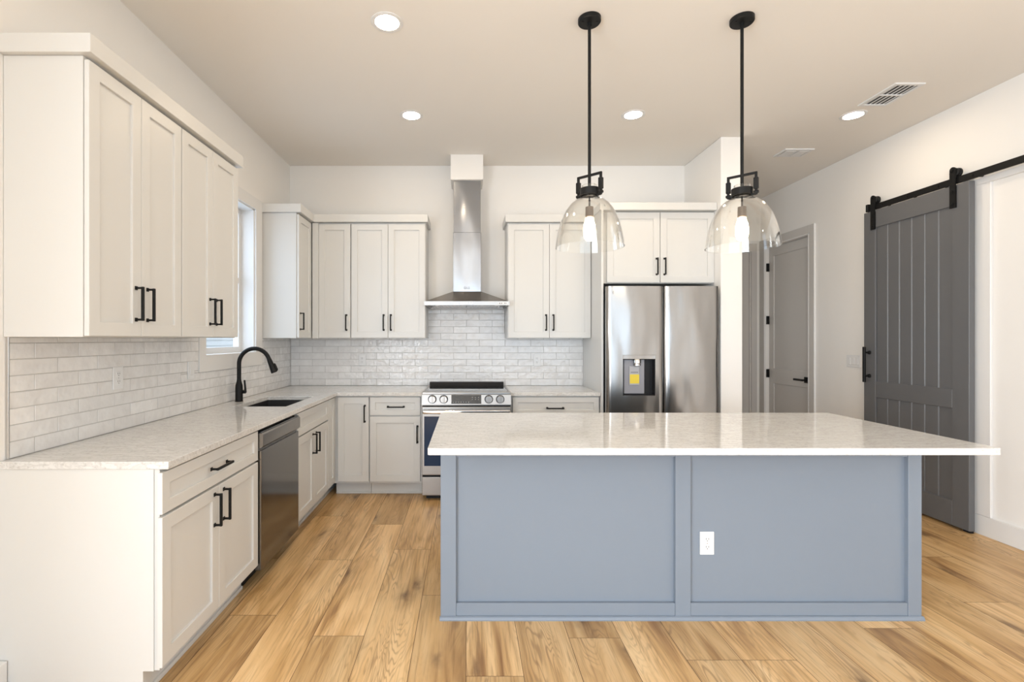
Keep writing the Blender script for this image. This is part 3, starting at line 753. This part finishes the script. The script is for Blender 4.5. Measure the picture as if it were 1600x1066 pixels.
def build_hood():
    p = 173.5; X = lambda px: (px-VX)/p
    x0, x1, w = X(662.7), X(796.2), D-4.38; z0, z1, z2 = 1.685, 1.721, 1.829
    c0, c1, cw = (708-VX)/164.9, (751.6-VX)/164.9, D-4.61
    t = thing('range_hood', 'stainless chimney range hood mounted on the wall above the range', 'range hood', ((x0+x1)/2, D, z0))
    b = NB(); cells(b, [x0, x0+0.03, x1-0.03, x1], [0.002, 0.032, w-0.03, w], lambda i, j: not (i == 1 and j == 1), z0, z1, lambda u, v, q: BF.pt(u, v, q))
    BF.box(b, x0+0.028, x1-0.028, 0.03, w-0.028, z0+0.010, z1)
    cb = obj('canopy_band', b, M['steelx'], t)
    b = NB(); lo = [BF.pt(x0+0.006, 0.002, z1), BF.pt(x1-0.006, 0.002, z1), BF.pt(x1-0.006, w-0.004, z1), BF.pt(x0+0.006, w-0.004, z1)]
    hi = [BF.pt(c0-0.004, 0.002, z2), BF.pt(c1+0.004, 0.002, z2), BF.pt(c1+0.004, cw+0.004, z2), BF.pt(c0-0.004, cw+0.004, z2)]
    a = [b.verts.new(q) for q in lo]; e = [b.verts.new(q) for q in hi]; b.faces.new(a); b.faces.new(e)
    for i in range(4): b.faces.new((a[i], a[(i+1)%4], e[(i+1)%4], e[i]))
    obj('canopy', b, M['mid_steel'], t)  # same hood steel, its dark reflection put into a darker colour
    b = NB(); BF.box(b, c0, c1, 0.002, cw, z2, 2.392, 0.002); ch = obj('chimney', b, M['chimney'], t)
    b = NB(); BF.box(b, c0+0.004, c1-0.004, 0.002, cw-0.004, 2.392, 2.885, 0.002); obj('upper_chimney', b, M['chimney'], t)
    m = (x0+x1)/2
    for k in range(5): b = NB(); q = m-0.052+k*0.026; BF.box(b, q-0.006, q+0.006, w, w+0.0025, z0+0.012, z0+0.024, 0.001); obj('button', b, M['chrome'], cb)
    b = NB(); BF.box(b, x1-0.105, x1-0.015, w, w+0.001, z0+0.008, z0+0.028); obj('label_plate', b, M['plastic'], cb)
    b = NB()
    for q in (0.088, 0.070, 0.045, 0.032): BF.box(b, x1-q-0.004, x1-q+0.004, w+0.001, w+0.0018, z0+0.014, z0+0.022)
    obj('panel_print', b, M['logo'], cb)
    for s in (0.15, 0.85):
        b = NB(); q = BF.pt(x0+(x1-x0)*s, w-0.07, z0+0.004); lathe(b, q, [(0.03, 0.007), (0.03, 0.0), (0.02, -0.002), (0.0, -0.002)], 24); obj('hood_lamp', b, M['plastic'], t, True)
    for k in range(2):
        b = NB(); u0 = x0+0.06+k*(x1-x0-0.12)/2; u1 = u0+(x1-x0-0.12)/2-0.01; BF.box(b, u0, u1, 0.06, w-0.11, z0+0.003, z0+0.010, 0.002)
        for j in range(9): q = u0+0.02+j*(u1-u0-0.04)/8; BF.box(b, q-0.006, q+0.006, 0.07, w-0.12, z0, z0+0.004)
        obj('grease_filter', b, M['steel'], t)
    logo(BF, ch, (726.5-VX)/164.9, cw, 1.38+(530-450)/164.9, 0.018)
build_hood()

def build_dishwasher():
    u0, u1 = 2.692, 3.289; wf = 0.643
    t = thing('dishwasher', 'dark stainless dishwasher built in between two white base cabinets', 'dishwasher', LF.pt((u0+u1)/2, 0.3, 0))
    b = NB(); LF.box(b, u0+0.002, u1-0.002, 0.02, wf-0.035, 0.10, 0.872); obj('tub', b, M['darkplastic'], t)
    b = NB(); LF.box(b, u0+0.004, u1-0.004, 0.45, 0.53, 0.0, 0.10); obj('kick_plate', b, M['darkplastic'], t)
    b = NB(); LF.box(b, u0, u1, wf-0.035, wf, 0.095, 0.760, 0.004, 2); d = obj('door', b, M['dark_steel'], t)
    b = NB()
    poly_prism(b, [LF.pt(u0, wf-0.035, 0.775), LF.pt(u0, wf-0.002, 0.775), LF.pt(u0, wf+0.010, 0.786), LF.pt(u0, wf+0.010, 0.850), LF.pt(u0, wf+0.002, 0.858), LF.pt(u0, wf-0.035, 0.858)], (0, u1-u0, 0))
    LF.box(b, u0+0.004, u1-0.004, wf-0.035, wf-0.018, 0.756, 0.78)
    obj('handle_panel', b, M['mid_steel'], d)
    b = NB(); LF.box(b, u0+0.003, u1-0.003, wf-0.05, wf-0.001, 0.859, 0.866); obj('control_strip', b, M['blackglass'], d)
build_dishwasher()

# ================================================================ island
def build_island():
    yf = 2.392; x0, x1 = -0.134, 2.233; yb = 2.98
    t = thing('kitchen_island', 'slate blue panelled kitchen island carrying a pale quartz top', 'kitchen island', ((x0+x1)/2, 2.7, 0))
    b = NB(); box(b, x0+0.004, x1-0.004, yf+0.022, yb, 0.0, 0.883); obj('body', b, M['blue'], t)
    p = lambda px: (px-VX)*(yf/FPX)
    def stile(a, c):
        b = NB(); box(b, a, c, yf, yf+0.024, 0.0, 0.8825, 0.0015); obj('stile', b, M['blue'], t)
    stile(x0, p(712.7)); stile(p(1055.5), p(1079.5)); stile(p(1419.5), x1)
    for a, c in ((p(712.7), p(1055.5)), (p(1079.5), p(1419.5))):
        b = NB(); box(b, a+0.0003, c-0.0003, yf+0.003, yf+0.024, 0.0, 0.079, 0.0015); obj('bottom_rail', b, M['blue'], t)
        b = NB(); box(b, a+0.0003, c-0.0003, yf+0.003, yf+0.024, 0.800, 0.8825, 0.0015); obj('top_rail', b, M['blue'], t)
    for s, a in ((-1, x0), (1, x1)):                         # side ends
        b = NB()
        for y0, y1 in ((yf+0.0245, yf+0.09), (yb-0.07, yb)): box(b, a, a-s*0.006, y0, y1, 0, 0.8825, 0.001)
        box(b, a, a-s*0.006, yf+0.09, yb-0.07, 0, 0.08, 0.001); obj('end_frame', b, M['blue'], t)
    b = NB()                                                 # shoe strip round the foot
    pr = [(0, 0), (0.014, 0), (0.014, 0.006), (0.010, 0.014), (0.004, 0.018), (0, 0.018)]
    poly_prism(b, [(x0-0.004, yf-q, z) for q, z in pr], (x1-x0+0.008, 0, 0)); obj('shoe_moulding', b, M['blue'], t)
    # doors on the working side
    Fk = Face('front'); n = 4; wd = (x1-x0)/n
    for k in range(n):
        b = NB(); a, c = x0+0.02+k*(wd-0.005), x0+0.02+(k+1)*(wd-0.005)-0.01; st = 0.057
        cells(b, [a, a+st, c-st, c], [0.13, 0.13+st, 0.87-st, 0.87], lambda i, j: not (i == 1 and j == 1), 0, DT, lambda u, v, w: (u, yb+w, v)); box(b, a+st, c-st, yb, yb+0.011, 0.13+st, 0.87-st); obj('door', b, M['blue'], t)
    b = NB(); box(b, -0.172, 2.278, 2.075, 3.08, 0.884, CT)
    vs = [v for v in b.verts]
    es = [e for e in b.edges if abs(e.verts[0].co.z-e.verts[1].co.z) > 0.02]
    bmesh.ops.bevel(b, geom=es, offset=0.008, segments=3, affect='EDGES', profile=0.5)
    bevel_sharp(b, 0.0025, 2)
    tag(obj('island_worktop', b, M['quartz'], loc=(1.05, 2.58, 0.884)), 'long pale veined quartz slab lying on the blue island', 'countertop')
build_island()

# ================================================================ outlets and switches
def outlet(F, label, u, w, z, kind='outlet'):
    t = thing('wall_outlet' if kind == 'outlet' else 'light_switch', label, 'outlet' if kind == 'outlet' else 'switch', F.pt(u, w, z))
    n = 3 if kind == 'triple' else 1; hw = 0.035 if n == 1 else 0.081
    b = NB(); F.box(b, u-hw, u+hw, w, w+0.006, z-0.057, z+0.057, 0.0025, 2); obj('cover_plate', b, M['plastic'], t)
    if kind == 'outlet':
        for s in (-1, 1):
            b = NB(); zc = z+s*0.0195; F.box(b, u-0.016, u+0.016, w+0.004, w+0.0075, zc-0.0135, zc+0.0135, 0.006, 3); r = obj('receptacle', b, M['plastic'], t)
            b = NB()
            for q in (-0.006, 0.006): F.box(b, u+q-0.0012, u+q+0.0012, w+0.0072, w+0.0079, zc-0.001, zc+0.007)
            F.box(b, u-0.002, u+0.002, w+0.0072, w+0.0079, zc-0.009, zc-0.005); obj('slot', b, M['slot'], r)
        b = NB(); F.box(b, u-0.002, u+0.002, w+0.006, w+0.0068, z-0.002, z+0.002); obj('screw', b, M['steel'], t)
    else:
        for k in range(n):
            q = u+(k-(n-1)/2)*0.046; b = NB(); F.box(b, q-0.0165, q+0.0165, w+0.005, w+0.0085, z-0.033, z+0.033, 0.002); obj('rocker', b, M['plastic'], t)
    return t
TW = 0.0108
outlet(LF, 'white duplex outlet on the tiles near the open counter end', 2.465, TW, 1.183)
outlet(LF, 'white switch plate on the tiles beside the window casing', 3.115, TW, 1.180, 'switch')
outlet(BF, 'white duplex outlet on the tiles between corner and range', (566-VX)/156, TW, 1.170)
outlet(BF, 'white duplex outlet on the tiles between range and refrigerator', (839-VX)/156, TW, 1.168)
outlet(LF, 'white duplex outlet on the tiles past the faucet, near the corner', 4.32, TW, 1.180)
FI = Face('front'); FI.pt = lambda u, w, z: Vector((u, 2.414-w, z))
outlet(FI, 'white duplex outlet low on the blue island panel', (1104.7-VX)*2.41/FPX, 0.0, 1.38-(849-VY)*2.41/FPX)
outlet(RF, 'white triple rocker switch on the wall beside the barn door', 4.577, 0.0, 1.173, 'triple')

# ================================================================ barn door and its rail
def build_barn_door():
    y0, y1, z0, z1 = 3.447, 4.362, 0.015, 2.504; xf, xb = 3.552, 3.594
    t = thing('barn_door', 'charcoal grey plank barn door hanging from the black rail', 'door', (xb, (y0+y1)/2, z0))
    m0, m1 = y0+0.122, y1-0.122
    b = NB(); nb = 6; g = 0.0065
    for k in range(nb):
        a, c = m0+(m1-m0)*k/nb, m0+(m1-m0)*(k+1)/nb
        poly_prism(b, [(xf+0.012, a+g, 0.1), (xf+0.012, c-g, 0.1), (xf+0.0185, c, 0.1), (xb, c, 0.1), (xb, a, 0.1), (xf+0.0185, a, 0.1)], (0, 0, 2.35))
    obj('planks', b, M['barn'], t)
    for a, c in ((y0, m0), (m1, y1)):
        b = NB(); box(b, xf, xb, a, c, z0, z1, 0.002); obj('stile', b, M['barn'], t)
    for a, c in ((z0, 0.195), (0.873, 1.012), (2.355, z1)):
        b = NB(); box(b, xf+0.0005, xb, m0, m1, a, c, 0.002); obj('rail', b, M['barn'], t)
    hy = y1-0.062
    b = NB(); box(b, xf-0.058, xf-0.040, hy-0.011, hy+0.011, 1.0, 1.312, 0.003)
    for z in (1.055, 1.262):
        tube(b, [(xf-0.045, hy, z), (xf, hy, z)], 0.008, 12); lathe(b, (xf, hy, z), [(0.0, -0.014), (0.014, -0.012), (0.017, -0.002), (0.017, 0)], 20, 'x')
    obj('handle', b, M['black'], t)
    for yc in (3.555, 4.257):
        b = NB(); xs0, xs1 = xf-0.012, xf-0.004; hw = 0.021                 # strap and its rounded head
        pts = [(xs0, yc-hw, 2.338), (xs0, yc+hw, 2.338), (xs0, yc+hw, 2.612)] + [(xs0, yc+hw*math.cos(a), 2.615+hw*math.sin(a)) for a in [PI*k/12 for k in range(1, 12)]] + [(xs0, yc-hw, 2.615)]
        poly_prism(b, pts, (xs1-xs0, 0, 0))
        for z in (2.365, 2.455): lathe(b, (xs0, yc, z), [(0.0, -0.009), (0.008, -0.008), (0.011, 0)], 6, 'x')
        box(b, xs1-0.001, xf, yc-hw, yc+hw, 2.338, 2.49)
        lathe(b, (xs0, yc, 2.612), [(0.0, -0.010), (0.010, -0.009), (0.012, 0)], 6, 'x')
        hg = obj('hanger_strap', b, M['black'], t)
        b = NB(); lathe(b, (0, yc, 2.596), [(0.0, xs1), (0.030, xs1), (0.034, xs1+0.004), (0.034, xs1+0.008), (0.030, xs1+0.011), (0.030, xs1+0.024), (0.034, xs1+0.027), (0.034, xs1+0.038), (0.0, xs1+0.038)], 32, 'x'); obj('wheel', b, M['black'], hg, True)
    b = NB()
    for yy in (y0+0.002,): box(b, xf+0.01, xb-0.004, yy, yy+0.05, 0.0, z0, 0.001)
    obj('floor_guide', b, M['darkplastic'], t)
    r = thing('barn_door_rail', 'black flat steel rail running along the wall over the barn door', 'rail', (3.57, 3.3, 2.55))
    b = NB(); box(b, 3.557, 3.566, 2.30, 4.335, 2.511, 2.560, 0.001); rail = obj('rail_bar', b, M['black'], r)
    for yy in (4.18, 3.94, 3.68, 3.43, 3.05, 2.6):
        b = NB(); tube(b, [(3.566, yy, 2.535), (WR, yy, 2.535)], 0.011, 12); lathe(b, (3.557, yy, 2.535), [(0.0, -0.006), (0.009, -0.005), (0.010, 0)], 6, 'x'); obj('standoff', b, M['black'], r)
    for yy in (4.325, 2.32):
        b = NB(); box(b, 3.545, 3.575, yy-0.012, yy+0.012, 2.508, 2.575, 0.003); obj('end_stop', b, M['black'], r)
build_barn_door()

# ================================================================ ceiling fittings
def can_light():
    t = thing('recessed_light', '', 'ceiling light', (0, 0, CEIL), 'recessed ceiling lights')
    b = NB(); lathe(b, (0, 0, CEIL), [(0.064, -0.0005), (0.066, -0.004), (0.080, -0.006), (0.088, -0.003), (0.0885, -0.0003)], 48); obj('trim_ring', b, M['plastic'], t, True)
    b = NB(); lathe(b, (0, 0, CEIL), [(0.0, -0.0035), (0.0645, -0.0035), (0.0645, -0.0005)], 48); obj('lens', b, M['can'], t)
    return t
def build_cans():
    spots = [(-0.443, 2.67, 'lit recessed downlight nearest the camera, over the sink aisle'), (-0.438, 3.78, 'lit recessed downlight between the hood and the window wall'),
             (1.282, 3.77, 'lit recessed downlight between the two pendant rods'), (2.995, 3.78, 'lit recessed downlight beside the large ceiling vent'),
             # an unseen downlight added behind the camera for fill
             (3.0, 0.7, 'added fill downlight, unseen behind the camera on the barn door side'),
             ]
    first = None
    for x, y, lab in spots:
        if first is None: first = can_light(); o = first; 
        else: o = dup(first, (0, 0, 0))
        o.location = (x, y, CEIL); o['label'] = lab
build_cans()

def grille(label, x0, x1, y0, y1, dark):
    t = thing('ceiling_vent', label, 'vent', ((x0+x1)/2, (y0+y1)/2, CEIL)); f = 0.022; ym = (y0+y1)/2; z = CEIL
    b = NB()
    if dark:
        cells(b, [x0, x0+f, x1-f, x1], [y0, y0+f, ym-0.006, ym+0.006, y1-f, y1], lambda i, j: not (i == 1 and j in (1, 3)), z-0.008, z, lambda u, v, w: (u, v, w))
        obj('frame', b, M['plastic'], t)
        b = NB(); box(b, x0+f-0.002, x1-f+0.002, y0+f-0.002, y1-f+0.002, z-0.001, z-0.0002); obj('duct_shade_panel', b, M['slot'], t)  # flush dark panel standing in for the shade inside the duct
        for j, (a, c) in enumerate(((y0+f, ym-0.006), (ym+0.006, y1-f))):
            for k in range(5):
                b = NB(); q = x0+f+(k+0.5)*(x1-x0-2*f)/5
                box(b, q-0.0045, q+0.0045, a, c, z-0.0035, z-0.0012, 0.0004); obj('slat', b, M['plastic'], t)
    else:
        xm = (x0+x1)/2
        cells(b, [x0, x0+f, xm-0.006, xm+0.006, x1-f, x1], [y0, y0+f, y1-f, y1], lambda i, j: not (j == 1 and i in (1, 3)), z-0.010, z, lambda u, v, w: (u, v, w))
        obj('frame', b, M['plastic'], t)
        b = NB(); box(b, x0+f-0.002, x1-f+0.002, y0+f-0.002, y1-f+0.002, z-0.003, z-0.0002); obj('duct_shade_panel', b, M['slot'], t)  # dark sheet painted in for the unlit duct above
        for a, c in ((x0+f, xm-0.006), (xm+0.006, x1-f)):
            b = NB(); box(b, a+0.009, c-0.006, y0+f+0.008, y1-f-0.004, z-0.012, z-0.004, 0.003); obj('louvre', b, M['plastic'], t)
    return t
grille('large white ceiling vent with dark slats over the barn door side', 2.90, 3.108, 3.30, 3.62, True)
grille('small ceiling vent of two pale panels near the passage', 2.90, 3.165, 4.44, 4.62, False)

# ================================================================ pendants
def pendant():
    t = thing('pendant_light', '', 'pendant light', (0, 0, 0), 'glass pendants over the island'); z = CEIL
    b = NB(); lathe(b, (0, 0, z), [(0.061, 0), (0.061, -0.020), (0.057, -0.025), (0.012, -0.026), (0.012, -0.045), (0.0, -0.045)], 40); cn = obj('canopy', b, M['black'], t, True)
    for s in (-1, 1):
        b = NB(); lathe(b, (s*0.038, -0.012, z-0.025), [(0.006, 0), (0.006, -0.003), (0.0, -0.004)], 12); obj('screw', b, M['black'], cn)
    zb = 2.160
    b = NB(); tube(b, [(0, 0, z-0.04), (0, 0, 2.195)], 0.0085, 16); obj('rod', b, M['black'], t, True)
    # yoke turned about the rod
    a = math.radians(-44); L = 0.068
    R = Matrix.Rotation(a, 3, 'Z')
    b = NB()
    box(b, -L-0.006, L+0.006, -0.006, 0.006, 2.262, 2.274, 0.001)
    for s in (-1, 1):
        box(b, s*L-0.006, s*L+0.006, -0.006, 0.006, 2.152, 2.268, 0.001); box(b, s*L-0.0115, s*L+0.0115, -0.011, 0.011, 2.182, 2.243, 0.004, 2)
        box(b, s*L, s*0.045, -0.006, 0.006, 2.150, 2.162, 0.001)
        tube(b, [(s*(L+0.012), 0, 2.166), (s*(L-0.012), 0, 2.166)], 0.008, 12)
    bmesh.ops.rotate(b, verts=b.verts[:], cent=(0, 0, 0), matrix=R)
    obj('yoke', b, M['black'], t)
    b = NB(); lathe(b, (0, 0, 0), [(0.046, 2.157), (0.052, 2.159), (0.052, 2.196), (0.046, 2.198)], 40, 'z', True); box(b, -0.05, 0.05, -0.006, 0.006, 2.166, 2.172); obj('band', b, M['black'], t, True)
    # bell shade: outer then inner profile
    out = [(0.040, 2.214), (0.0405, 2.20), (0.041, 2.160), (0.043, 2.150), (0.058, 2.143), (0.082, 2.130), (0.106, 2.108), (0.128, 2.078), (0.146, 2.043), (0.160, 2.003), (0.171, 1.960), (0.179, 1.915), (0.184, 1.878)]
    inn = [(r-0.0032, h-(0.002 if 2.03 < h < 2.16 else 0)) for r, h in out][::-1]
    b = NB(); lathe(b, (0, 0, 0), out+inn, 64, 'z', True); obj('glass_shade', b, M['glass'], t, True)
    b = NB(); tube(b, [(0, 0, 2.17), (0, 0, 2.095)], 0.005, 10); obj('stem', b, M['black'], t, True)
    b = NB(); lathe(b, (0, 0, 0), [(0.008, 2.100), (0.021, 2.097), (0.022, 2.045), (0.017, 2.040)], 28); obj('socket', b, M['brass'], t, True)
    b = NB(); lathe(b, (0, 0, 0), [(0.0, 1.912), (0.014, 1.914), (0.024, 1.922), (0.031, 1.943), (0.0325, 1.975), (0.029, 2.005), (0.020, 2.028), (0.014, 2.042)], 28); obj('bulb', b, M['bulb'], t, True)
    return t
pa = pendant(); pa.location = (0.660, 2.640, 0); pa['label'] = 'black and clear glass bell pendant hanging before the wall cabinets'
pb = dup(pa, (1.488, 2.640, 0), 'black and clear glass bell pendant hanging before the passage and refrigerator end')
